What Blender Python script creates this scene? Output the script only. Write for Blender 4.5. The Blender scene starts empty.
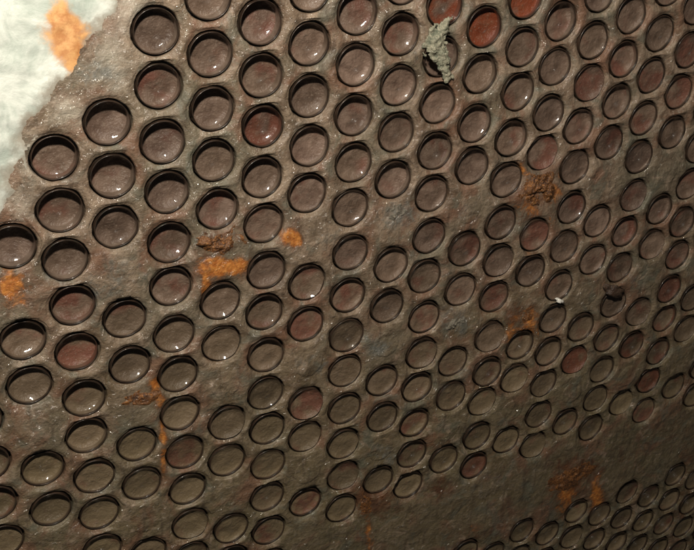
import bpy, bmesh, math, random
from mathutils import Vector, Matrix, noise

# ------------------------------------------------------------------ camera, light, exposure
P = 0.032            # tube pitch in metres; everything on the plate is laid out in pitches
Z0 = 1.10            # height of the plate's origin above the floor of the vessel
AX = 0.8660254 * 1.118   # column spacing in pitches

def W(u, v, h=0.0):
    """plate coordinates in pitches (u to the right, v down, h out of the plate) -> metres"""
    return Vector((u * P, -h * P, Z0 - v * P))

sc = bpy.context.scene
CAM = (-6.48396781, -3.94358906, -15.99072292)
R = [[0.89267, -0.02598, -0.44996], [-0.18823, 0.88562, -0.42456], [0.40952, 0.46369, 0.78568]]
def axis(r):
    return Vector((r[0], r[2], -r[1])).normalized()
cx, cy, cz = axis(R[0]), -axis(R[1]), -axis(R[2])
cam_d = bpy.data.cameras.new('camera')
cam = bpy.data.objects.new('camera', cam_d)
sc.collection.objects.link(cam)
m = Matrix((cx, cy, cz)).transposed().to_4x4()
m.translation = W(CAM[0], CAM[1], -CAM[2])
cam.matrix_world = m
cam_d.sensor_fit = 'HORIZONTAL'
cam_d.sensor_width = 36.0
cam_d.lens = 36.0 * 954.7 / 694.0
cam_d.clip_start = 0.01
cam_d.clip_end = 50
sc.camera = cam

wd = bpy.data.worlds.new('World')
sc.world = wd
wd.use_nodes = True
bg = wd.node_tree.nodes['Background']
bg.inputs['Color'].default_value = (1.0, 0.93, 0.84, 1)
bg.inputs['Strength'].default_value = 0.02

ld = bpy.data.lights.new('work_lamp', 'POINT')
ld.energy = 26.5
ld.color = (1.0, 0.92, 0.80)
ld.shadow_soft_size = 0.019
lamp = bpy.data.objects.new('work_lamp', ld)
sc.collection.objects.link(lamp)
lamp.location = W(-5.6, -10.8, 13.6)

sc.view_settings.view_transform = 'Standard'
sc.view_settings.look = 'None'
sc.view_settings.gamma = 1
sc.view_settings.exposure = 0
sc.render.engine = 'CYCLES'

# ------------------------------------------------------------------ helpers
rnd = random.Random(7)

def sstep(a, b, x):
    t = min(1.0, max(0.0, (x - a) / (b - a)))
    return t * t * (3 - 2 * t)

def fbm(x, y, z, o=4):
    s, a, f = 0.0, 1.0, 1.0
    for _ in range(o):
        s += a * noise.noise(Vector((x * f, y * f, z * f)))
        a *= 0.5
        f *= 2.07
    return s

def back(x, y):
    """where the line of sight through photo pixel x, y meets the plate (u, v in pitches)"""
    d = [(x - 347) / 954.7, (y - 275) / 954.7, 1.0]
    w = [sum(R[k][c] * d[k] for k in range(3)) for c in range(3)]
    t = -CAM[2] / w[2]
    return CAM[0] + t * w[0], CAM[1] + t * w[1]

def link(name, me, mat, parent=None, loc=None):
    o = bpy.data.objects.new(name, me)
    sc.collection.objects.link(o)
    if mat and not me.materials:
        me.materials.append(mat)
    if parent:
        o.parent = parent
    if loc is not None:
        o.location = loc
    return o

def mesh(name, verts, faces, smooth=True):
    me = bpy.data.meshes.new(name)
    me.from_pydata(verts, [], faces)
    me.update()
    if smooth:
        me.polygons.foreach_set('use_smooth', [True] * len(me.polygons))
    return me

# ------------------------------------------------------------------ materials
class NT:
    def __init__(s, name):
        s.m = bpy.data.materials.new(name)
        s.m.use_nodes = True
        s.t = s.m.node_tree
        s.b = s.t.nodes['Principled BSDF']
    def n(s, typ, **kw):
        nd = s.t.nodes.new(typ)
        for k, v in kw.items():
            setattr(nd, k, v)
        return nd
    def l(s, a, b):
        s.t.links.new(a, b)
    def val(s, sock, v):
        if isinstance(v, (int, float)):
            sock.default_value = v
        elif isinstance(v, tuple):
            sock.default_value = v if len(v) == 4 or sock.type == 'VECTOR' else (*v, 1)
        else:
            s.l(v, sock)
    def coord(s, scale=1.0):
        tc = s.n('ShaderNodeTexCoord')
        mp = s.n('ShaderNodeMapping')
        mp.inputs['Scale'].default_value = (scale / P,) * 3
        s.l(tc.outputs['Object'], mp.inputs['Vector'])
        return mp.outputs['Vector']
    def noise(s, vec, scale, detail=4, rough=0.55, dist=0.0):
        nd = s.n('ShaderNodeTexNoise')
        nd.inputs['Scale'].default_value = scale
        nd.inputs['Detail'].default_value = detail
        nd.inputs['Roughness'].default_value = rough
        nd.inputs['Distortion'].default_value = dist
        s.l(vec, nd.inputs['Vector'])
        return nd.outputs['Fac']
    def rng(s, v, a, b, c=0.0, d=1.0, smooth=True):
        nd = s.n('ShaderNodeMapRange')
        nd.interpolation_type = 'SMOOTHSTEP' if smooth else 'LINEAR'
        s.val(nd.inputs['Value'], v)
        nd.inputs['From Min'].default_value = a
        nd.inputs['From Max'].default_value = b
        nd.inputs['To Min'].default_value = c
        nd.inputs['To Max'].default_value = d
        return nd.outputs['Result']
    def mix(s, f, a, b, mode='MIX'):
        nd = s.n('ShaderNodeMix', data_type='RGBA', blend_type=mode)
        s.val(nd.inputs[0], f)
        s.val(nd.inputs[6], a)
        s.val(nd.inputs[7], b)
        return nd.outputs[2]
    def math(s, op, a, b=0.0):
        nd = s.n('ShaderNodeMath', operation=op)
        s.val(nd.inputs[0], a)
        s.val(nd.inputs[1], b)
        return nd.outputs[0]
    def bump(s, h, strength, dist, normal=None):
        nd = s.n('ShaderNodeBump')
        nd.inputs['Strength'].default_value = strength
        nd.inputs['Distance'].default_value = dist
        s.l(h, nd.inputs['Height'])
        if normal:
            s.l(normal, nd.inputs['Normal'])
        return nd.outputs['Normal']
    def attr(s, name, typ='GEOMETRY'):
        nd = s.n('ShaderNodeAttribute', attribute_type=typ, attribute_name=name)
        return nd
    def set(s, **kw):
        for k, v in kw.items():
            s.val(s.b.inputs[k.replace('_', ' ')], v)

def plate_material():
    a = NT('wet_muddy_steel')
    v = a.coord()
    big = a.noise(v, 0.35, 5)
    mid = a.noise(v, 1.6, 6, 0.6, 0.4)
    fin = a.noise(v, 9.0, 5, 0.65)
    grit = a.noise(v, 30.0, 3, 0.6)
    col = a.mix(a.rng(mid, 0.3, 0.7), (0.105, 0.068, 0.044), (0.285, 0.212, 0.150))
    col = a.mix(a.rng(big, 0.42, 0.66), col, (0.150, 0.125, 0.085))
    sx = a.n('ShaderNodeSeparateXYZ')
    a.l(v, sx.inputs[0])
    low = a.rng(a.math('ADD', sx.outputs[2], a.math('MULTIPLY', big, 9.0)), 0.5, -7.0)
    col = a.mix(a.math('MULTIPLY', low, 0.75), col, (0.130, 0.104, 0.055))
    col = a.mix(a.math('MULTIPLY', a.rng(fin, 0.45, 0.75), 0.45), col, (0.290, 0.235, 0.185))
    col = a.mix(a.math('MULTIPLY', a.rng(grit, 0.52, 0.75), 0.55), col, (0.060, 0.042, 0.030))
    hue = a.noise(v, 0.8, 5, 0.62, 0.8)
    col = a.mix(a.math('MULTIPLY', a.rng(hue, 0.48, 0.64), 0.7), col, (0.170, 0.086, 0.054))
    hue2 = a.noise(v, 1.3, 5, 0.62, 0.8)
    col = a.mix(a.math('MULTIPLY', a.rng(hue2, 0.52, 0.66), 0.6), col, (0.115, 0.120, 0.092))
    hue3 = a.noise(v, 2.3, 5, 0.65, 1.0)
    col = a.mix(a.math('MULTIPLY', a.rng(hue3, 0.56, 0.68), 0.6), col, (0.060, 0.040, 0.026))
    col = a.mix(a.math('MULTIPLY', a.rng(hue3, 0.44, 0.34), 0.5), col, (0.330, 0.250, 0.185))
    smp = a.n('ShaderNodeMapping')
    smp.inputs['Scale'].default_value = (5.0, 5.0, 0.7)
    a.l(v, smp.inputs['Vector'])
    run = a.noise(smp.outputs['Vector'], 1.0, 5, 0.6, 0.3)
    col = a.mix(a.math('MULTIPLY', a.rng(run, 0.54, 0.70), 0.55), col, (0.062, 0.044, 0.030))
    st = a.attr('stain')
    sp = a.n('ShaderNodeSeparateColor')
    a.l(st.outputs['Color'], sp.inputs[0])
    nz = a.math('SUBTRACT', a.noise(v, 3.5, 6, 0.68, 0.6), 0.5)
    def mask(ch, lo, hi, amp=1.6):
        return a.rng(a.math('ADD', sp.outputs[ch], a.math('MULTIPLY', nz, amp)), lo, hi)
    pm = a.rng(a.math('ADD', st.outputs['Alpha'], a.math('MULTIPLY', nz, 1.3)), 0.3, 1.0)
    col = a.mix(a.math('MULTIPLY', pm, 0.85), col, (0.40, 0.355, 0.285))
    gm = mask(1, 0.35, 0.9)
    gcol = a.mix(a.rng(fin, 0.35, 0.65), (0.090, 0.097, 0.088), (0.195, 0.202, 0.185))
    col = a.mix(a.math('MULTIPLY', gm, 0.85), col, gcol)
    dm = a.math('MAXIMUM', mask(2, 0.3, 0.85), a.math('MULTIPLY', mask(0, 0.12, 0.6), 0.7))
    dcol = a.mix(a.rng(mid, 0.35, 0.65), (0.075, 0.030, 0.016), (0.150, 0.062, 0.030))
    col = a.mix(a.math('MULTIPLY', dm, 0.85), col, dcol)
    om = mask(0, 0.38, 0.80)
    ocol = a.mix(a.rng(fin, 0.35, 0.7), (0.340, 0.105, 0.020), (0.600, 0.250, 0.058))
    col = a.mix(a.math('MULTIPLY', om, 0.92), col, ocol)
    a.set(Base_Color=col)
    wet = a.rng(a.noise(v, 1.1, 4), 0.35, 0.62, 0.26, 0.50)
    wet = a.math('ADD', wet, a.math('MULTIPLY', om, 0.02))
    a.set(Roughness=wet, IOR=1.38, Coat_Weight=a.rng(a.noise(v, 0.9, 4, 0.6), 0.40, 0.56, 0.5, 1.0), Coat_Roughness=0.085, Coat_IOR=1.5)
    hh = a.math('ADD', a.math('MULTIPLY', mid, 1.1), a.math('ADD', a.math('MULTIPLY', fin, 0.45), a.math('MULTIPLY', grit, 0.13)))
    nrm = a.bump(hh, 0.75, 0.10 * P)
    a.l(nrm, a.b.inputs['Normal'])
    film = a.noise(v, 5.5, 1.5, 0.5, 0.6)
    a.l(a.bump(a.math('ADD', a.math('MULTIPLY', film, 1.0), a.math('MULTIPLY', fin, 0.22)), 1.0, 0.20 * P), a.b.inputs['Coat Normal'])
    return a.m

def tube_material():
    a = NT('corroded_tube_steel')
    v = a.coord()
    oi = a.n('ShaderNodeObjectInfo')
    rv = a.n('ShaderNodeVectorMath', operation='ADD')
    a.l(v, rv.inputs[0])
    cmb = a.n('ShaderNodeCombineXYZ')
    a.l(a.math('MULTIPLY', oi.outputs['Random'], 60.0), cmb.inputs[0])
    a.l(cmb.outputs[0], rv.inputs[1])
    vv = rv.outputs[0]
    mid = a.noise(vv, 3.0, 5, 0.6)
    fin = a.noise(vv, 14.0, 4, 0.6)
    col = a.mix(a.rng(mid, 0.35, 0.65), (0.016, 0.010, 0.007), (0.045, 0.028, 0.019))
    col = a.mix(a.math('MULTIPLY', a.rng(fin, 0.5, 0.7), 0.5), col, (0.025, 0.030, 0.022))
    film = a.mix(a.rng(mid, 0.35, 0.65), (0.100, 0.070, 0.052), (0.180, 0.135, 0.105))
    ta = a.attr('tint', 'OBJECT')
    film = a.mix(a.math('MULTIPLY', ta.outputs['Fac'], 0.8), film, (0.130, 0.098, 0.056))
    ra = a.attr('red', 'OBJECT')
    film = a.mix(a.rng(a.math('ADD', ra.outputs['Fac'], a.math('MULTIPLY', a.math('SUBTRACT', mid, 0.5), 1.6)), 0.42, 1.10), film, (0.105, 0.040, 0.026))
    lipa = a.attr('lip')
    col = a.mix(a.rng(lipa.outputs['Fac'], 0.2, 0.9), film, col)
    a.set(Base_Color=col, Roughness=0.36, IOR=1.4, Coat_Weight=0.5, Coat_Roughness=0.08, Coat_IOR=1.33)
    a.l(a.bump(a.math('ADD', mid, a.math('MULTIPLY', fin, 0.3)), 0.4, 0.05 * P), a.b.inputs['Normal'])
    return a.m

def deposit_material():
    a = NT('wet_silt_deposit')
    v = a.coord()
    oi = a.n('ShaderNodeObjectInfo')
    cmb = a.n('ShaderNodeCombineXYZ')
    a.l(a.math('MULTIPLY', oi.outputs['Random'], 90.0), cmb.inputs[0])
    a.l(a.math('MULTIPLY', oi.outputs['Random'], 37.0), cmb.inputs[2])
    rv = a.n('ShaderNodeVectorMath', operation='ADD')
    a.l(v, rv.inputs[0])
    a.l(cmb.outputs[0], rv.inputs[1])
    vv = rv.outputs[0]
    lo = a.noise(vv, 1.9, 3, 0.5)
    mid = a.noise(vv, 3.2, 5, 0.6, 0.3)
    fin = a.noise(vv, 13.0, 4, 0.6)
    tint = a.attr('tint', 'OBJECT')
    red = a.attr('red', 'OBJECT')
    col = a.mix(a.rng(mid, 0.3, 0.7), (0.086, 0.054, 0.040), (0.160, 0.110, 0.084))
    col = a.mix(a.rng(tint.outputs['Fac'], 0.0, 1.0, smooth=False), col, (0.130, 0.098, 0.056))
    rm = a.rng(a.math('ADD', red.outputs['Fac'], a.math('MULTIPLY', a.math('SUBTRACT', lo, 0.5), 2.6)), 0.40, 0.98)
    rc = a.mix(a.rng(red.outputs['Fac'], 0.8, 1.25), (0.115, 0.046, 0.032), (0.140, 0.025, 0.006))
    rc = a.mix(a.math('MULTIPLY', a.rng(mid, 0.5, 0.7), 0.4), rc, (0.130, 0.058, 0.026))
    col = a.mix(a.math('MULTIPLY', rm, 0.85), col, rc)
    col = a.mix(a.math('MULTIPLY', a.rng(fin, 0.55, 0.75), 0.35), col, (0.055, 0.036, 0.026))
    va = a.attr('value', 'OBJECT')
    vc = a.n('ShaderNodeCombineXYZ')
    for q in range(3):
        a.l(va.outputs['Fac'], vc.inputs[q])
    col = a.mix(1.0, col, vc.outputs[0], 'MULTIPLY')
    spk = a.noise(vv, 26.0, 3, 0.6)
    col = a.mix(a.math('MULTIPLY', a.rng(spk, 0.56, 0.72), 0.5), col, (0.24, 0.19, 0.145))
    dull = a.rng(a.noise(vv, 2.4, 4, 0.6), 0.40, 0.62, 0.6, 1.0)
    a.set(Base_Color=col, Roughness=0.42, IOR=1.36, Coat_Weight=dull, Coat_Roughness=0.065, Coat_IOR=1.6)
    a.l(a.bump(a.math('ADD', mid, a.math('ADD', a.math('MULTIPLY', fin, 0.45), a.math('MULTIPLY', spk, 0.2))), 0.6, 0.06 * P), a.b.inputs['Normal'])
    a.l(a.bump(a.math('ADD', mid, a.math('MULTIPLY', fin, 0.3)), 0.16, 0.05 * P), a.b.inputs['Coat Normal'])
    return a.m

def crust_material(name, c0, c1, c2, rough, coat, bs=0.8, scale=4.0):
    a = NT(name)
    v = a.coord()
    n1 = a.noise(v, scale, 6, 0.65, 0.5)
    n2 = a.noise(v, scale * 4.5, 4, 0.65)
    col = a.mix(a.rng(n1, 0.35, 0.6), c0, c1)
    col = a.mix(a.math('MULTIPLY', a.rng(n2, 0.48, 0.68), 0.8), col, c2)
    a.set(Base_Color=col, Roughness=rough, Coat_Weight=coat, Coat_Roughness=0.07, Coat_IOR=1.33)
    nn = a.bump(a.math('ADD', n1, a.math('MULTIPLY', n2, 0.4)), bs, 0.09 * P)
    a.l(nn, a.b.inputs['Normal'])
    a.l(nn, a.b.inputs['Coat Normal'])
    return a.m

def white_material():
    a = NT('chalky_white_scale')
    v = a.coord()
    n1 = a.noise(v, 1.3, 6, 0.62, 0.5)
    n2 = a.noise(v, 6.0, 5, 0.65)
    col = a.mix(a.rng(n1, 0.36, 0.62), (0.38, 0.43, 0.38), (0.66, 0.69, 0.63))
    col = a.mix(a.math('MULTIPLY', a.rng(n2, 0.52, 0.72), 0.45), col, (0.56, 0.58, 0.54))
    ed = a.attr('edge')
    nz = a.math('MULTIPLY', a.math('SUBTRACT', a.noise(v, 3.0, 6, 0.7), 0.5), 1.2)
    em = a.rng(a.math('ADD', ed.outputs['Fac'], nz), 0.35, 0.85)
    col = a.mix(a.math('MULTIPLY', em, 0.85), col, (0.27, 0.235, 0.185))
    ru = a.attr('rust')
    rm = a.rng(a.math('ADD', ru.outputs['Fac'], nz), 0.25, 0.85)
    rc = a.mix(a.rng(n2, 0.35, 0.65), (0.46, 0.185, 0.050), (0.66, 0.350, 0.130))
    col = a.mix(a.math('MULTIPLY', rm, 0.95), col, rc)
    a.set(Base_Color=col, Roughness=0.6, Coat_Weight=0.12, Coat_Roughness=0.15)
    a.l(a.bump(a.math('ADD', n1, a.math('MULTIPLY', n2, 0.25)), 0.35, 0.10 * P), a.b.inputs['Normal'])
    return a.m

def water_material():
    a = NT('water')
    tr = a.n('ShaderNodeBsdfTransparent')
    tr.inputs[0].default_value = (1, 1, 1, 1)
    gl = a.n('ShaderNodeBsdfGlossy')
    gl.inputs['Roughness'].default_value = 0.08
    mx = a.n('ShaderNodeMixShader')
    mx.inputs[0].default_value = 0.07
    a.l(tr.outputs[0], mx.inputs[1])
    a.l(gl.outputs[0], mx.inputs[2])
    a.l(mx.outputs[0], a.t.nodes['Material Output'].inputs['Surface'])
    return a.m

M_PLATE = plate_material()
M_TUBE = tube_material()
M_DEP = deposit_material()
M_WHITE = white_material()
M_RUST = crust_material('wet_brown_rust', (0.055, 0.024, 0.012), (0.170, 0.072, 0.026), (0.36, 0.15, 0.04), 0.25, 1.0, 0.9, 5.0)
M_ORANGE = crust_material('soft_orange_rust', (0.36, 0.11, 0.022), (0.62, 0.25, 0.055), (0.30, 0.085, 0.020), 0.55, 0.15, 0.7, 5.0)
M_SILT = crust_material('grey_grit', (0.12, 0.105, 0.080), (0.23, 0.205, 0.160), (0.055, 0.05, 0.04), 0.34, 0.6, 0.9, 7.0)
M_LUMP = crust_material('pale_fibrous_scale', (0.11, 0.125, 0.085), (0.30, 0.285, 0.205), (0.46, 0.42, 0.31), 0.5, 0.5, 0.9, 5.0)
M_CHIP = crust_material('white_chip', (0.62, 0.60, 0.54), (0.78, 0.76, 0.70), (0.5, 0.48, 0.42), 0.45, 0.4, 0.4, 6.0)
M_FLAKE = crust_material('black_flake', (0.030, 0.020, 0.015), (0.070, 0.045, 0.030), (0.10, 0.05, 0.03), 0.35, 0.5, 0.7, 6.0)
M_WATER = water_material()

# ------------------------------------------------------------------ which sites of the drilling pattern carry a tube
OFF = {}
for rec in """-5,7,9,6;-5,11,2,-5;-5,13,1,-4;-5,17,2,-4;-5,19,7,2;-4,4,1,4;-4,6,0,2;-4,8,-2,-1;-4,10,2,-7;-4,12,-1,-3;-4,14,2,5;-4,16,-4,-7;-4,18,3,-1;-4,20,4,-1;-3,3,1,3;-3,5,0,0;-3,7,-3,1;-3,11,-2,-6;-3,13,0,3;-3,17,-1,-2;-3,19,2,5;-2,0,0,2;-2,2,-1,-3;-2,4,-1,0;-2,6,2,-2;-2,8,-1,2;-2,10,-4,-5;-2,12,-5,5;-2,14,-1,1;-2,16,-3,-4;-2,18,3,4;-2,20,4,4;-2,22,5,5;-1,1,-1,0;-1,3,-2,0;-1,5,-2,1;-1,7,2,1;-1,11,-1,1;-1,13,-3,3;-1,17,3,3;-1,19,-1,6;-1,23,3,4;0,0,-1,2;0,2,-1,-1;0,4,0,-5;0,6,-4,-2;0,8,-1,-2;0,10,4,4;0,12,-3,0;0,14,-1,7;0,16,-4,4;0,18,-1,-2;0,20,0,0;0,22,-4,-11;0,24,-2,-7;1,1,-1,-1;1,3,-1,-1;1,5,1,-1;1,7,-4,-2;1,11,-3,1;1,13,-5,2;1,17,-6,8;1,19,-6,1;1,23,-4,-8;1,25,0,-2;2,0,1,0;2,2,0,-2;2,4,1,-1;2,6,2,-2;2,8,-2,-3;2,10,2,1;2,12,-2,4;2,14,-3,5;2,16,-4,-3;2,18,-1,3;2,20,-3,5;2,24,-3,1;3,1,0,-2;3,3,1,-1;3,5,2,-3;3,7,0,0;3,11,7,1;3,13,0,3;3,17,-3,2;3,19,5,11;3,23,3,-3;4,2,1,2;4,4,0,-2;4,6,2,1;4,8,1,-2;4,10,3,-1;4,12,-3,-3;4,14,5,7;4,16,6,5;4,18,-2,-4;4,20,-1,4;4,22,-3,-4;4,24,-14,-9;5,1,2,0;5,3,2,-5;5,5,-1,4;5,7,2,-1;5,11,2,-1;5,13,2,5;5,17,0,3;5,19,3,3;5,23,-3,-5;6,2,7,0;6,4,7,-7;6,6,2,-1;6,8,0,-5;6,10,-1,1;6,12,4,-2;6,14,5,-6;6,16,3,7;6,18,8,13;6,20,3,-2;6,22,-3,3;6,24,-3,-3;7,1,1,4;7,3,1,0;7,5,-1,4;7,7,-5,-6;7,11,5,2;7,13,7,-5;7,17,5,7;7,19,-3,3;7,23,-3,-2;8,2,1,3;8,4,6,-4;8,6,-8,-5;8,8,-1,-6;8,10,10,-2;8,12,5,2;8,14,4,13;8,18,2,-1;8,20,0,-6;8,22,-1,-7;8,24,-9,-11;9,1,0,5;9,3,-1,3;9,5,-1,0;9,7,-7,-2;9,11,-2,0;9,13,7,8;9,19,-6,-2;10,2,-2,4;10,4,-7,-1;10,6,-8,2;10,8,-1,-2;10,10,6,-1;10,12,-2,-5;10,14,3,-2;10,18,0,10;10,20,4,10;10,22,-2,1;11,5,-13,-2;11,7,-4,-1;11,11,7,4;11,13,0,1;11,19,-2,3;11,23,0,-11;12,10,-19,-1;12,12,-6,5;12,14,6,2;12,16,0,2;12,18,13,-6;12,20,25,1;12,22,-15,-13;13,19,0,1;13,23,4,-7""".split(';'):
    a_, b_, c_, d_ = (int(q) for q in rec.split(','))
    k_ = lambda q: max(-0.09, min(0.09, q / 100.0))
    OFF[(a_, b_)] = (k_(c_), k_(d_))

def has_tube(i, j2):
    """i = column, j2 = twice the row"""
    j = j2 / 2
    if i % 2 and j in (-1.5, 1.5 + 3, 7.5, 10.5, 13.5, 16.5, 19.5) and j != -1.5:
        if not (j >= 15):
            return False
    if 12.25 < j < 14.75 and i >= 1:
        return False
    if i == -1 and j > 13 and j < 14.75:
        return False
    # the corner of the plate outside the drilled field
    lim = {-1: -2.5, -2: 0, -3: 1.5, -4: 2, -5: 3.5, -6: 4, -7: 5.5, -8: 6}
    if i in lim and j < lim[i]:
        return False
    if i < -8:
        return False
    return True

COLS = range(-10, 19)
def rows(i):
    lo, hi = -12, 46
    return [j2 for j2 in range(lo, hi) if (j2 % 2) == (i % 2)]

HX = (AX * AX - 0.25) / (2 * AX)
HEX = [(AX - HX, 0), (HX, 0.5), (-HX, 0.5), (-(AX - HX), 0), (-HX, -0.5), (HX, -0.5)]
NS = 9
BOUND = []
for k in range(6):
    p, q = HEX[k], HEX[(k + 1) % 6]
    for s in range(NS):
        t = s / NS
        BOUND.append((p[0] + (q[0] - p[0]) * t, p[1] + (q[1] - p[1]) * t))
NB = len(BOUND)

RH = 0.436       # hole in the plate
RO = 0.404       # tube outside
RI = 0.386       # tube inside

# stains that lie on the plate: photo pixel, radius (px), radius 2, strength, channel (0 orange, 1 grey, 2 dark red-brown)
ST = [
 (293,238,9,8,1.0,0),(224,268,24,9,0.95,0),(206,288,5,16,0.9,0),(12,288,13,16,0.85,0),(8,272,10,8,.5,0),(155,384,8,8,0.75,0),(158,398,6,10,0.7,0),
 (163,432,4,14,0.75,0),(164,462,4,14,0.8,0),(528,322,14,16,.62,0),(514,333,7,14,.6,0),(538,258,9,8,.45,0),(597,499,6,20,0.85,0),(566,497,11,20,0.62,0),(580,470,14,8,.4,0),(369,530,4,20,0.62,0),(560,175,6,5,.4,0),
 (520,172,9,10,.62,0),(552,192,10,12,.62,0),(528,208,14,8,.6,0),(548,222,8,8,.5,0),(500,335,6,8,.45,0),(72,300,5,6,.3,0),(476,531,12,7,.4,0),(100,0,14,40,.3,0),(118,50,9,9,.35,2),
 (100,292,22,20,.6,1),(122,272,24,18,.55,1),(330,240,16,16,.5,1),(312,366,22,14,.5,1),(375,345,18,12,.7,1),(398,215,20,16,.7,1),(285,330,14,10,.3,1),
 (458,322,22,16,.6,1),(390,456,20,14,.55,1),(448,430,20,12,.3,1),(100,70,22,16,.7,1),(95,45,14,20,.5,1),(560,330,20,20,.2,1),(600,185,18,12,.35,1),(470,212,16,12,.5,1),
 (480,480,40,20,.45,1),(540,470,30,18,.4,1),(60,280,22,10,.6,1),(640,285,16,16,.4,1),(630,440,30,12,.3,1),
 (110,60,26,40,.75,3),(70,110,26,20,.8,3),(36,160,14,30,.8,3),(20,205,20,20,.7,3),(130,10,20,30,.8,3),(150,60,30,20,.4,3),(372,500,26,18,.8,2),(360,530,30,12,.4,2),(440,487,13,12,.7,2),(430,440,22,12,.5,2),(575,470,26,14,.8,2),(567,488,16,22,.9,2),(620,455,30,14,.4,2),
 (215,243,26,14,.7,2),(530,200,34,24,.75,2),(520,318,26,20,.7,2),(145,400,22,16,.5,2),(495,470,30,30,.3,2),(660,430,30,20,.45,2),(690,480,20,60,.5,2),(360,460,40,30,.2,2),(480,533,26,12,.5,2),
]
STUV = []
for (x, y, rx, ry, s, ch) in ST:
    u0, v0 = back(x, y)
    ux, vx = back(x + 4, y)
    uy, vy = back(x, y + 4)
    a11, a21, a12, a22 = (ux - u0) / 4, (vx - v0) / 4, (uy - u0) / 4, (vy - v0) / 4
    det = a11 * a22 - a12 * a21
    STUV.append((u0, v0, a22 / det / rx, -a12 / det / rx, -a21 / det / ry, a11 / det / ry, s, ch, max(rx, ry) * 0.06))

def stain(u, v):
    c = [0.0, 0.0, 0.0, 0.0]
    for (u0, v0, b11, b12, b21, b22, s, ch, rr) in STUV:
        du, dv = u - u0, v - v0
        if abs(du) > rr + 1.5 or abs(dv) > rr + 1.5:
            continue
        q = (b11 * du + b12 * dv) ** 2 + (b21 * du + b22 * dv) ** 2
        if q < 5:
            c[ch] = max(c[ch], s * math.exp(-q * 0.55))
    return c

def height(u, v):
    """unevenness of the corroded plate face, in pitches"""
    return 0.026 * fbm(u * 0.9, v * 0.9, 3.1, 3) + 0.022 * fbm(u * 3.6, v * 3.6, 8.2, 4)

# ------------------------------------------------------------------ the plate
root = bpy.data.objects.new('tube_sheet', None)
sc.collection.objects.link(root)
root.location = W(0, 0, 0)
root['label'] = 'wet rusty brown steel tube sheet drilled with staggered rows of round tube ends'
root['category'] = 'tube sheet'

def loc(u, v, h):       # relative to the root
    return (u * P, -h * P, -v * P)

verts, faces, stains = [], [], []
key = {}
def add(u, v, h, weld=False, st=None):
    if weld:
        k = (round(u, 4), round(v, 4))
        if k in key:
            return key[k]
        key[k] = len(verts)
    verts.append(loc(u, v, h))
    stains.append(st if st else stain(u, v))
    return len(verts) - 1

holes = []
for i in COLS:
    for j2 in rows(i):
        u0, v0 = i * AX, j2 / 2
        ring = [add(u0 + bu, v0 + bv, height(u0 + bu, v0 + bv), True) for (bu, bv) in BOUND]
        if has_tube(i, j2):
            du, dv = OFF.get((i, j2), (0, 0))
            du, dv = du * 0.8, dv * 0.8
            # keep a bridge of metal between neighbours
            cu, cv = u0 + du, v0 + dv
            holes.append((i, j2, cu, cv))
            wob = [fbm(math.cos(t) * 1.7 + i * 7.1, math.sin(t) * 1.7 + j2 * 3.3, 0, 3) for t in [math.atan2(b[1], b[0]) for b in BOUND]]
            prof = []      # (fraction towards rim circle, radius at rim, drop)
            steps = [0.35, 0.65, 0.86, 1.0]
            for t in steps:
                prof.append(('b', t, 0.0))
            for ang in (18, 36, 54, 72, 90):
                a = math.radians(ang)
                prof.append(('c', math.sin(a), 1 - math.cos(a)))
            prof += [('d', 0.12, 0), ('d', 0.25, 0), ('d', 1.0, 0)]
            st0 = None
            for kind, t, drop in prof:
                nr = []
                for k, (bu, bv) in enumerate(BOUND):
                    ang = math.atan2(bv, bu)
                    cf = 0.046 + 0.016 * wob[k]             # edge rounding
                    rr = RH + 0.015 * wob[k]
                    ca, sa = math.cos(ang), math.sin(ang)
                    ou, ov = cu + ca * (rr + cf), cv + sa * (rr + cf)
                    if kind == 'b':
                        uu, vv = u0 + bu + (ou - u0 - bu) * t, v0 + bv + (ov - v0 - bv) * t
                        hh = height(uu, vv) - 0.030 * t * t
                    elif kind == 'c':
                        r_ = rr + cf * (1 - t)
                        uu, vv = cu + ca * r_, cv + sa * r_
                        hh = height(uu, vv) - 0.030 - cf * 1.15 * drop
                    else:
                        uu, vv = cu + ca * rr, cv + sa * rr
                        hh = height(uu, vv) * (1 if t < 0.5 else 0) - t
                    nr.append(add(uu, vv, hh))
                for k in range(NB):
                    k2 = (k + 1) % NB
                    faces.append((ring[k], ring[k2], nr[k2], nr[k]))
                ring = nr
        else:
            for t in (0.16, 0.32, 0.48, 0.64, 0.8, 0.92):
                nr = []
                for (bu, bv) in BOUND:
                    uu, vv = u0 + bu * (1 - t), v0 + bv * (1 - t)
                    nr.append(add(uu, vv, height(uu, vv)))
                for k in range(NB):
                    k2 = (k + 1) % NB
                    faces.append((ring[k], ring[k2], nr[k2], nr[k]))
                ring = nr
            c = add(u0, v0, height(u0, v0))
            for k in range(NB):
                faces.append((ring[k], ring[(k + 1) % NB], c))
plate_me = mesh('plate', verts, faces)
# the outer edge of the plate: drop the open border back by the plate's thickness
bm = bmesh.new()
bm.from_mesh(plate_me)
be = [e for e in bm.edges if e.is_boundary and min(v.co.y for v in e.verts) < 0.4 * P and max(v.co.y for v in e.verts) < 0.4 * P]
ret = bmesh.ops.extrude_edge_only(bm, edges=be)
for g in ret['geom']:
    if isinstance(g, bmesh.types.BMVert):
        g.co.y = 1.0 * P
bmesh.ops.recalc_face_normals(bm, faces=bm.faces)
for f in bm.faces:
    f.smooth = True
nv = len(bm.verts)
bm.to_mesh(plate_me)
bm.free()
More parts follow.
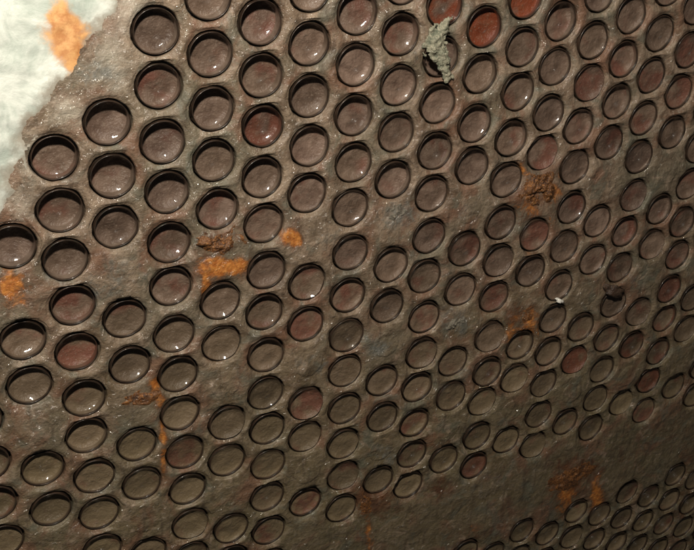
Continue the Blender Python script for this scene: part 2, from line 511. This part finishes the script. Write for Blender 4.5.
# make sure the face looks out of the plate
up = sum(p.normal.y * p.area for p in plate_me.polygons if abs(p.normal.y) > 0.8)
if up > 0:
    plate_me.flip_normals()
ca = plate_me.color_attributes.new('stain', 'FLOAT_COLOR', 'POINT')
flat = []
for k in range(nv):
    s = stains[k] if k < len(stains) else (0, 0, 0, 0)
    flat += [s[0], s[1], s[2], s[3]]
ca.data.foreach_set('color', flat)
plate = link('plate', plate_me, M_PLATE, root)

# ------------------------------------------------------------------ tubes and the silt that fills them
NT_ = 44
def revolve(name, prof, seed, wob=0.0, cap=False, tilt=(0, 0)):
    """prof: (radius, h) in pitches from the outside in"""
    vs, fs = [], []
    for n, (r, h) in enumerate(prof):
        for k in range(NT_):
            t = 2 * math.pi * k / NT_
            if cap:
                w = wob * fbm(r * math.cos(t) * 3.2 + seed * 5.3, r * math.sin(t) * 3.2, seed, 4)
                rr = r
            else:
                w = wob * fbm(math.cos(t) * 1.6 + seed * 5.3, math.sin(t) * 1.6, seed + h * 3, 3)
                rr = r + w * 0.5
            u, v = rr * math.cos(t), rr * math.sin(t)
            vs.append((u * P, -(h + w + tilt[0] * u + tilt[1] * v) * P, -v * P))
    n = len(prof)
    for a in range(n - 1):
        for k in range(NT_):
            k2 = (k + 1) % NT_
            fs.append((a * NT_ + k, a * NT_ + k2, (a + 1) * NT_ + k2, (a + 1) * NT_ + k))
    if cap:
        h = prof[-1][1]
        vs.append((0, -(h + wob * fbm(seed * 5.3, 0, seed, 4)) * P, 0))
        for k in range(NT_):
            fs.append(((n - 1) * NT_ + k, (n - 1) * NT_ + (k + 1) % NT_, len(vs) - 1))
    me = mesh(name, vs, fs)
    bm = bmesh.new()
    bm.from_mesh(me)
    bmesh.ops.recalc_face_normals(bm, faces=bm.faces)
    bm.to_mesh(me)
    bm.free()
    return me

tube_meshes = []
for s in range(6):
    lip = -0.03 - 0.008 * (s % 3)
    rm = (RO + RI) / 2
    th = (RO - RI) / 2
    prof = [(RO, -1.6), (RO, -0.5), (RO, lip - th)]
    for a in (30, 60, 90, 120, 150):
        r_ = math.radians(a)
        prof.append((rm + th * math.cos(r_), lip - th + th * math.sin(r_)))
    prof += [(RI, lip - th), (RI, lip - 0.1), (RI, -0.4), (RI, -1.6)]
    me = revolve('tube', prof, s * 3.7 + 1, 0.012)
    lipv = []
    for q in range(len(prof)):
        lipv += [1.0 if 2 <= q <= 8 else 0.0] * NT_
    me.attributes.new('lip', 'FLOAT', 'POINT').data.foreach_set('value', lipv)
    tube_meshes.append(me)

dep_meshes = []
for s in range(10):
    d = 0.32 + 0.035 * math.sin(s * 2.4)
    prof = []
    rise = 0.062
    N = 18
    for a in range(N):
        x = 1 - a / N
        r = (RI + 0.004) * x
        # meniscus: the wet silt climbs the tube wall
        h = -d + rise * x ** 6 + 0.010 * math.cos(x * x * 4 + s)
        prof.append((r, h))
    r2 = random.Random(s)
    me = revolve('silt_deposit', prof, s * 2.9 + 50, 0.026, True, (r2.uniform(-.09, .09), r2.uniform(-.10, .06)))
    dep_meshes.append(me)

# colour of the fill, read off the photograph at that tube
RED = {}
for (x, y, r_) in [(447,6,1.15),(487,27,1.35),(526,3,1.3),(264,127,.95),(56,159,.75),(78,353,.9),(307,326,.7),(306,405,.75),(266,314,.6),(403,35,.55),(591,83,.8),(625,60,.7),(653,77,.65),
                   (644,119,.5),(160,86,.55),(171,244,.55),(62,212,.5),(74,306,.75),(24,341,.5),(577,360,.95),(648,380,.95),(633,346,.95),(671,290,.85),(668,319,.8),(664,351,.8),(643,408,.8),(475,466,.85),(413,455,.6),
                   (306,503,.75),(349,297,.6),(544,153,.5),(683,223,.7),(627,232,.65),(622,269,.6),(466,250,.7),(496,297,.5),(536,236,.8),(679,92,.55),(688,53,.5),(356,14,.35),(263,77,.4),(262,23,.4),(426,318,.6),(679,256,.6),(512,139,.5),(610,143,.5),(187,455,.6),(8,504,.6),(415,425,.5),(488,374,.55),(560,288,.4),(575,208,.6),(673,133,.45),(343,478,.6),(566,424,.5)]:
    u, v = back(x, y)
    RED[(u, v)] = r_
first = {}
n_t = 0
for (i, j2, cu, cv) in holes:
    # only the tubes the picture shows, with a margin of about one row for a step to the side
    d = [cu - CAM[0], cv - CAM[1], -CAM[2]]
    q = [sum(R[k][c] * d[c] for c in range(3)) for k in range(3)]
    px, py = 347 + 954.7 * q[0] / q[2], 275 + 954.7 * q[1] / q[2]
    if not (-45 < px < 742 and -45 < py < 597):
        continue
    n_t += 1
    h0 = height(cu, cv)
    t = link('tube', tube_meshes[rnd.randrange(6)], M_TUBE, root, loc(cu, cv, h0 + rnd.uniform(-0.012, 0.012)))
    t.rotation_euler = (rnd.uniform(-.015, .015), rnd.randrange(360) * math.pi / 180, rnd.uniform(-.015, .015))
    t.scale = (rnd.uniform(0.985, 1.01), 1, rnd.uniform(0.985, 1.01))
    s = link('silt_deposit', dep_meshes[rnd.randrange(10)], M_DEP, t)
    # the deposit keeps its own tilt whatever way the tube is turned
    s.rotation_euler = (0, -t.rotation_euler.y, 0)
    fill = min(1.0, max(0.0, (0.7 * cu + cv + 1) / 9))
    s.location = (0, (rnd.uniform(-0.03, 0.03) - 0.165 * fill) * P, 0)
    olive = min(1.0, max(0.0, (cv - 0.18 * cu - 4.5) / 5))
    red = 0.12 + 0.24 * rnd.random() + 0.10 * sstep(3, 9, cu) * (1 - olive)
    for (ru, rv), val in RED.items():
        if (ru - cu) ** 2 + (rv - cv) ** 2 < 0.12:
            red = val
    s['red'] = red
    # towards the bottom of the plate the silt is more olive
    s['tint'] = olive * 0.8 + 0.2 * rnd.random()
    s['value'] = rnd.uniform(0.72, 1.22)
    t['red'] = red
    t['tint'] = s['tint']
print('tubes', n_t)

# blind places of the drilling pattern: flush plugs smeared over with silt
for (i, j2) in [(-3,9),(5,9),(9,9),(11,9),(-5,15),(-1,15),(1,15),(3,15),(9,15),(11,15),(-3,21),(-1,21),(1,21),(3,21),(5,21),(7,21),(9,21),(11,21)]:
    u0, v0 = i * AX, j2 / 2
    vs, fs, pst = [], [], []
    for a in range(9):
        x = 1 - a / 8.5
        for k in range(NT_):
            t = 2 * math.pi * k / NT_
            rr_ = 0.37 * x * (1 + 0.05 * fbm(math.cos(t) * 2 + i, math.sin(t) * 2 + j2, 0, 3))
            u, v = u0 + rr_ * math.cos(t), v0 + rr_ * math.sin(t)
            hh = height(u, v) + (-0.03 if a == 0 else 0.005 + 0.012 * fbm(u * 2.3, v * 2.3, i, 3))
            vs.append(loc(u, v, hh))
            pst += stain(u, v)
    for a in range(8):
        for k in range(NT_):
            k2 = (k + 1) % NT_
            fs.append((a * NT_ + k, a * NT_ + k2, (a + 1) * NT_ + k2, (a + 1) * NT_ + k))
    fs.append(tuple(8 * NT_ + k for k in range(NT_)))
    me = mesh('blind_plug', vs, fs)
    if sum(p.normal.y for p in me.polygons) > 0:
        me.flip_normals()
    me.color_attributes.new('stain', 'FLOAT_COLOR', 'POINT').data.foreach_set('color', pst)
    link('blind_plug', me, M_PLATE, root)

# ------------------------------------------------------------------ white scale in the corner beside the drilled field
def poly_dist(x, y, poly):
    """signed distance in photo pixels, positive inside"""
    inside = False
    best = 1e9
    n = len(poly)
    for k in range(n):
        x1, y1 = poly[k]
        x2, y2 = poly[(k + 1) % n]
        if (y1 > y) != (y2 > y) and x < (x2 - x1) * (y - y1) / (y2 - y1) + x1:
            inside = not inside
        dx, dy = x2 - x1, y2 - y1
        t = max(0, min(1, ((x - x1) * dx + (y - y1) * dy) / (dx * dx + dy * dy)))
        best = min(best, math.hypot(x - x1 - t * dx, y - y1 - t * dy))
    return best if inside else -best
def front(u, v):
    d = [u - CAM[0], v - CAM[1], -CAM[2]]
    q = [sum(R[k][c] * d[c] for c in range(3)) for k in range(3)]
    return 347 + 954.7 * q[0] / q[2], 275 + 954.7 * q[1] / q[2]
WP = [(130,-220),(122,-40),(118,8),(108,34),(88,44),(80,60),(68,84),(56,104),(36,122),(26,146),(16,172),(14,196),(-4,220),(-60,250),(-400,300),(-400,-220)]
WPUV = [back(x, y) for x, y in WP]
def wdist(u, v):
    return poly_dist(u, v, WPUV)
UU0, UU1, VV0, VV1, ST_ = -9.6, -1.6, -5.8, 5.0, 0.05
def near_hole(u, v):
    return any((c[2] - u) ** 2 + (c[3] - v) ** 2 < 0.51 ** 2 for c in holes if c[0] < 0 and c[1] < 12)
nu, nv_ = int((UU1 - UU0) / ST_), int((VV1 - VV0) / ST_)
vs, fs, eds, rus = [], [], [], []
idx = {}
rust0 = back(66, 36)
rust1 = back(72, 62)
rust2 = back(60, 14)
def wv(a, b):
    if (a, b) in idx:
        return idx[(a, b)]
    u, v = UU0 + a * ST_, VV0 + b * ST_
    d = wdist(u, v) + 0.16 * fbm(u * 1.7, v * 1.7, 5, 5)
    th = 0.04 * sstep(-0.10, 0.30, d) + 0.025 * sstep(0.1, 0.9, d)
    h = height(u, v) - 0.02 + th + 0.014 * sstep(0, .3, d) * fbm(u * 2.4, v * 2.4, 9, 5)
    idx[(a, b)] = len(vs)
    vs.append(loc(u, v, h))
    eds.append(max(0.0, min(1.0, 1 - d / 0.55)) if d < .55 else 0)
    g = lambda c, ru, rv: math.exp(-(((u - c[0] + .12 * fbm(u * 3, v * 3, 2, 4)) / ru) ** 2 + ((v - c[1]) / rv) ** 2))
    rus.append(min(1, 0.95 * g(rust0, .33, .46) + .7 * g(rust1, .15, .28) + .7 * g(rust2, .2, .25) + 0.05))
    return idx[(a, b)]
for a in range(nu):
    for b in range(nv_):
        u, v = UU0 + (a + .5) * ST_, VV0 + (b + .5) * ST_
        if wdist(u, v) > -0.22 and not near_hole(u, v):
            fs.append((wv(a, b), wv(a, b + 1), wv(a + 1, b + 1), wv(a + 1, b)))
me = mesh('white_scale', vs, fs)
bm = bmesh.new()
bm.from_mesh(me)
bmesh.ops.recalc_face_normals(bm, faces=bm.faces)
bm.to_mesh(me)
bm.free()
if sum(p.normal.y for p in me.polygons) > 0:
    me.flip_normals()
me.attributes.new('edge', 'FLOAT', 'POINT').data.foreach_set('value', eds)
me.attributes.new('rust', 'FLOAT', 'POINT').data.foreach_set('value', rus)
ws = link('white_scale', me, M_WHITE, root)
ws['label'] = 'chalky white scale layer with an orange rust patch'

# ------------------------------------------------------------------ rust crusts on the blind places
def crust(name, x, y, rx, ry, hgt, mat, seed, label=None, bumps=0.5, freq=3.0, parent=root, lift=0.0, ang=0):
    """an uneven crust grown on the plate, centred where photo pixel x, y falls; rx, ry in pitches"""
    u0, v0 = back(x, y)
    n = 64
    vs, fs = [], []
    rings = 24
    for a in range(rings + 1):
        t = a / rings
        for k in range(n):
            th = 2 * math.pi * k / n
            w = 1 + 0.38 * fbm(math.cos(th) * 1.2 + seed, math.sin(th) * 1.2, seed * 1.7, 4)
            lu, lv = rx * t * w * math.cos(th), ry * t * w * math.sin(th)
            u = u0 + lu * math.cos(ang) - lv * math.sin(ang)
            v = v0 + lu * math.sin(ang) + lv * math.cos(ang)
            dome = (1 - t ** 2.2)
            h = height(u, v) - 0.03 + lift + (hgt + 0.03) * (dome ** 0.7) * (0.55 + 1.3 * bumps * fbm(u * freq, v * freq, seed, 5)) + 0.012 * dome
            vs.append(loc(u, v, h) if parent else tuple(W(u, v, h)))
    def on_metal(q):
        w_ = Vector(q)
        u_, v_ = w_.x / P, -w_.z / P
        return not any((c[2] - u_) ** 2 + (c[3] - v_) ** 2 < 0.485 ** 2 for c in near)
    near = [c for c in holes if (c[2] - u0) ** 2 + (c[3] - v0) ** 2 < 6]
    okv = [on_metal(q) for q in vs]
    for a in range(rings):
        for k in range(n):
            k2 = (k + 1) % n
            if not (okv[a * n + k] and okv[(a + 1) * n + k] and okv[(a + 1) * n + k2] and okv[a * n + k2]):
                continue
            fs.append((a * n + k, (a + 1) * n + k, (a + 1) * n + k2, a * n + k2))
    me = mesh(name, vs, fs)
    o = link(name, me, mat, parent)
    if label:
        o['label'] = label
    return o

crust('rust_crust', 536, 189, .62, .50, .09, M_RUST, 1.3, 'glossy dark brown rust crust with orange edge', 0.9, 4.5)
crust('rust_crust', 220, 241, .60, .34, .06, M_RUST, 2.6, 'blistered brown rust crust', 1.0, 5.0)
crust('rust_crust', 140, 398, .44, .26, .06, M_RUST, 6.9, 'blistered brown rust crust')
crust('rust_crust', 572, 478, 1.1, .55, .04, M_RUST, 7.7, 'dark red rust crust')
crust('rust_crust', 372, 500, .55, .55, .03, M_RUST, 8.8, 'dark brown rust crust')
crust('rust_crust', 527, 322, .28, .34, .03, M_RUST, 9.4, 'brown rust crust')
crust('grit_patch', 395, 213, .32, .24, .025, M_SILT, 10.1, 'grey gritty patch', 1.0, 6.0)
crust('grit_patch', 457, 325, .36, .26, .025, M_SILT, 11.5, 'grey gritty patch', 1.0, 6.0)

# ------------------------------------------------------------------ loose pieces stuck to the plate
def blob(bm, c, r, seed, squash=(1, 1, 1), sub=2, amp=0.5, freq=1.6):
    res = bmesh.ops.create_icosphere(bm, subdivisions=sub, radius=1.0)
    for v in res['verts']:
        n = v.co.normalized()
        k = 1 + amp * fbm(n.x * freq + seed, n.y * freq, n.z * freq + seed * .7, 3)
        v.co = Vector((c[0] + n.x * r * squash[0] * k, c[1] + n.y * r * squash[1] * k, c[2] + n.z * r * squash[2] * k))

def lump():
    """a ragged scrap of scale draped over one tube mouth: a thick torn sheet with an uneven face"""
    path = [(446, 21, 6), (443, 28, 10), (437, 35, 15), (434, 44, 16), (438, 53, 13), (443, 61, 10), (446, 70, 8), (449, 78, 6)]
    uvp = [(*back(x, y), w * 0.0145) for x, y, w in path]
    cu, cv = uvp[3][0], uvp[3][1]
    base = W(cu, cv, 0)
    ST2 = 0.022
    nx, ny = 60, 84
    u0, v0 = cu - nx * ST2 / 2, cv - ny * ST2 * 0.45
    vs, fs, cells = [], [], set()
    def inside(u, v):
        best = -9
        for k in range(len(uvp) - 1):
            (x1, y1, w1), (x2, y2, w2) = uvp[k], uvp[k + 1]
            dx, dy = x2 - x1, y2 - y1
            t = max(0, min(1, ((u - x1) * dx + (v - y1) * dy) / (dx * dx + dy * dy)))
            best = max(best, w1 + (w2 - w1) * t - math.hypot(u - x1 - t * dx, v - y1 - t * dy))
        return best + 0.10 * fbm(u * 7, v * 7, 4, 5)
    def top(u, v, d):
        return 0.03 + 0.075 * sstep(0.0, 0.2, d) + 0.06 * fbm(u * 8, v * 8, 7, 5) * sstep(-.02, .12, d) + 0.03 * abs(fbm(u * 17, v * 17, 3, 3))
    for a in range(nx):
        for b in range(ny):
            if inside(u0 + (a + .5) * ST2, v0 + (b + .5) * ST2) > 0:
                cells.add((a, b))
    ids = {}
    def vert(a, b, layer):
        k = (a, b, layer)
        if k not in ids:
            u, v = u0 + a * ST2 + 0.008 * fbm(a * .9, b * .9, 2, 2), v0 + b * ST2 + 0.008 * fbm(a * .9, b * .9, 5, 2)
            d = inside(u, v)
            h = top(u, v, d)
            if layer:
                h = min(0.012, h - 0.012)
            q = W(u, v, h) - base
            ids[k] = len(vs)
            vs.append((q.x, q.y, q.z))
        return ids[k]
    for (a, b) in cells:
        fs.append((vert(a, b, 0), vert(a, b + 1, 0), vert(a + 1, b + 1, 0), vert(a + 1, b, 0)))
        fs.append((vert(a, b, 1), vert(a + 1, b, 1), vert(a + 1, b + 1, 1), vert(a, b + 1, 1)))
        for (da, db, p, q) in ((-1, 0, (0, 0), (0, 1)), (1, 0, (1, 1), (1, 0)), (0, -1, (1, 0), (0, 0)), (0, 1, (0, 1), (1, 1))):
            if (a + da, b + db) not in cells:
                fs.append((vert(a + p[0], b + p[1], 0), vert(a + p[0], b + p[1], 1), vert(a + q[0], b + q[1], 1), vert(a + q[0], b + q[1], 0)))
    me = mesh('scale_scrap', vs, fs)
    bm = bmesh.new()
    bm.from_mesh(me)
    bmesh.ops.recalc_face_normals(bm, faces=bm.faces)
    bm.to_mesh(me)
    bm.free()
    o = link('scale_scrap', me, M_LUMP, None, base)
    o['label'] = 'pale ragged grey green scrap of scale stuck over one tube mouth'
    o['category'] = 'debris'
lump()

def chip(name, x, y, r, squash, mat, label, seed, h=0.05):
    u, v = back(x, y)
    bm = bmesh.new()
    blob(bm, (0, 0, 0), r * P, seed, squash, 3, .6, 1.5)
    me = bpy.data.meshes.new(name)
    bm.to_mesh(me)
    bm.free()
    me.polygons.foreach_set('use_smooth', [True] * len(me.polygons))
    o = link(name, me, mat, None, W(u, v, height(u, v) + h))
    o.rotation_euler = (0, 0.5, 0)
    o['label'] = label
    o['category'] = 'debris'
    return o
chip('paint_chip', 559, 300, .10, (1.5, .5, .6), M_CHIP, 'small white chip at the lower edge of a tube mouth right of centre', 3.0)
chip('rust_flake', 613, 290, .22, (1.5, .35, .7), M_FLAKE, 'dark brown flake lying across the top of a tube mouth', 8.0)

# ------------------------------------------------------------------ water: drops clinging to plate and rims
def drops():
    rr = random.Random(11)
    bm0 = bmesh.new()
    bmesh.ops.create_icosphere(bm0, subdivisions=2, radius=1.0)
    bmesh.ops.delete(bm0, geom=[v for v in bm0.verts if v.co.y < -0.1], context='VERTS')
    bm0.verts.index_update()
    dv = [v.co.copy() for v in bm0.verts]
    df = [tuple(v.index for v in f.verts) for f in bm0.faces]
    bm0.free()
    hc = [(c[2], c[3]) for c in holes]
    hc4 = holes
    grid = {}
    for c in hc:
        grid.setdefault((int(c[0] // 1), int(c[1] // 1)), []).append(c)
    def inhole(u, v, r):
        for a in (-1, 0, 1):
            for b in (-1, 0, 1):
                for c in grid.get((int(u // 1) + a, int(v // 1) + b), ()):
                    if (c[0] - u) ** 2 + (c[1] - v) ** 2 < r * r:
                        return True
        return False
    vs, fs = [], []
    def drop(u, v, r, flat=.32):
        r *= 1.6
        h = height(u, v)
        n0 = len(vs)
        for q in dv:
            vs.append(loc(u + q.x * r, v + q.z * r * 1.1, h - 0.002 + q.y * r * flat))
        fs.extend([tuple(k + n0 for k in f[::-1]) for f in df])
    clusters = [(215,240,26,11,70),(330,88,12,14,14),(290,75,10,10,10),(66,277,20,8,40),(205,225,20,8,14),(135,392,22,7,26),(395,205,8,12,22),(536,188,26,18,40),(455,322,14,12,30),(250,58,14,8,8),
                (300,200,50,60,20),(110,195,16,24,8),(330,165,20,8,6),(240,430,60,60,20),(60,470,50,40,20),(100,95,30,20,8),(700,120,20,60,16),(640,350,30,20,14),(620,515,50,20,18)]
    for (x, y, rx, ry, n) in clusters:
        for _ in range(n):
            a, s = rr.uniform(0, 6.28), math.sqrt(rr.random())
            u, v = back(x + rx * s * math.cos(a), y + ry * s * math.sin(a))
            r_ = rr.uniform(.014, .034)
            if not inhole(u, v, .455 + 2 * r_):
                drop(u, v, r_)
    for (hi, hj, hu, hv) in hc4:
        for (bu, bv) in HEX[:3]:
            u, v = hi * AX + bu, hj / 2 + bv
            if rr.random() < 0.40 * sstep(16, 3, u + v) + 0.10 and wdist(u, v) < -0.15:
                u, v = u + rr.uniform(-.06, .06), v + rr.uniform(-.06, .06)
                if not inhole(u, v, .53):
                    drop(u, v, rr.uniform(.025, .045), .34)
    for _ in range(1700):
        u, v = rr.uniform(-6, 14), rr.uniform(-2, 17)
        if wdist(u, v) < -0.1 and not inhole(u, v, .50):
            drop(u, v, rr.uniform(.008, .026) * (1 if rr.random() < .85 else 1.5))
    me = mesh('water_drops', vs, fs)
    o = link('water_drops', me, M_WATER, root)
    o['kind'] = 'stuff'
drops()
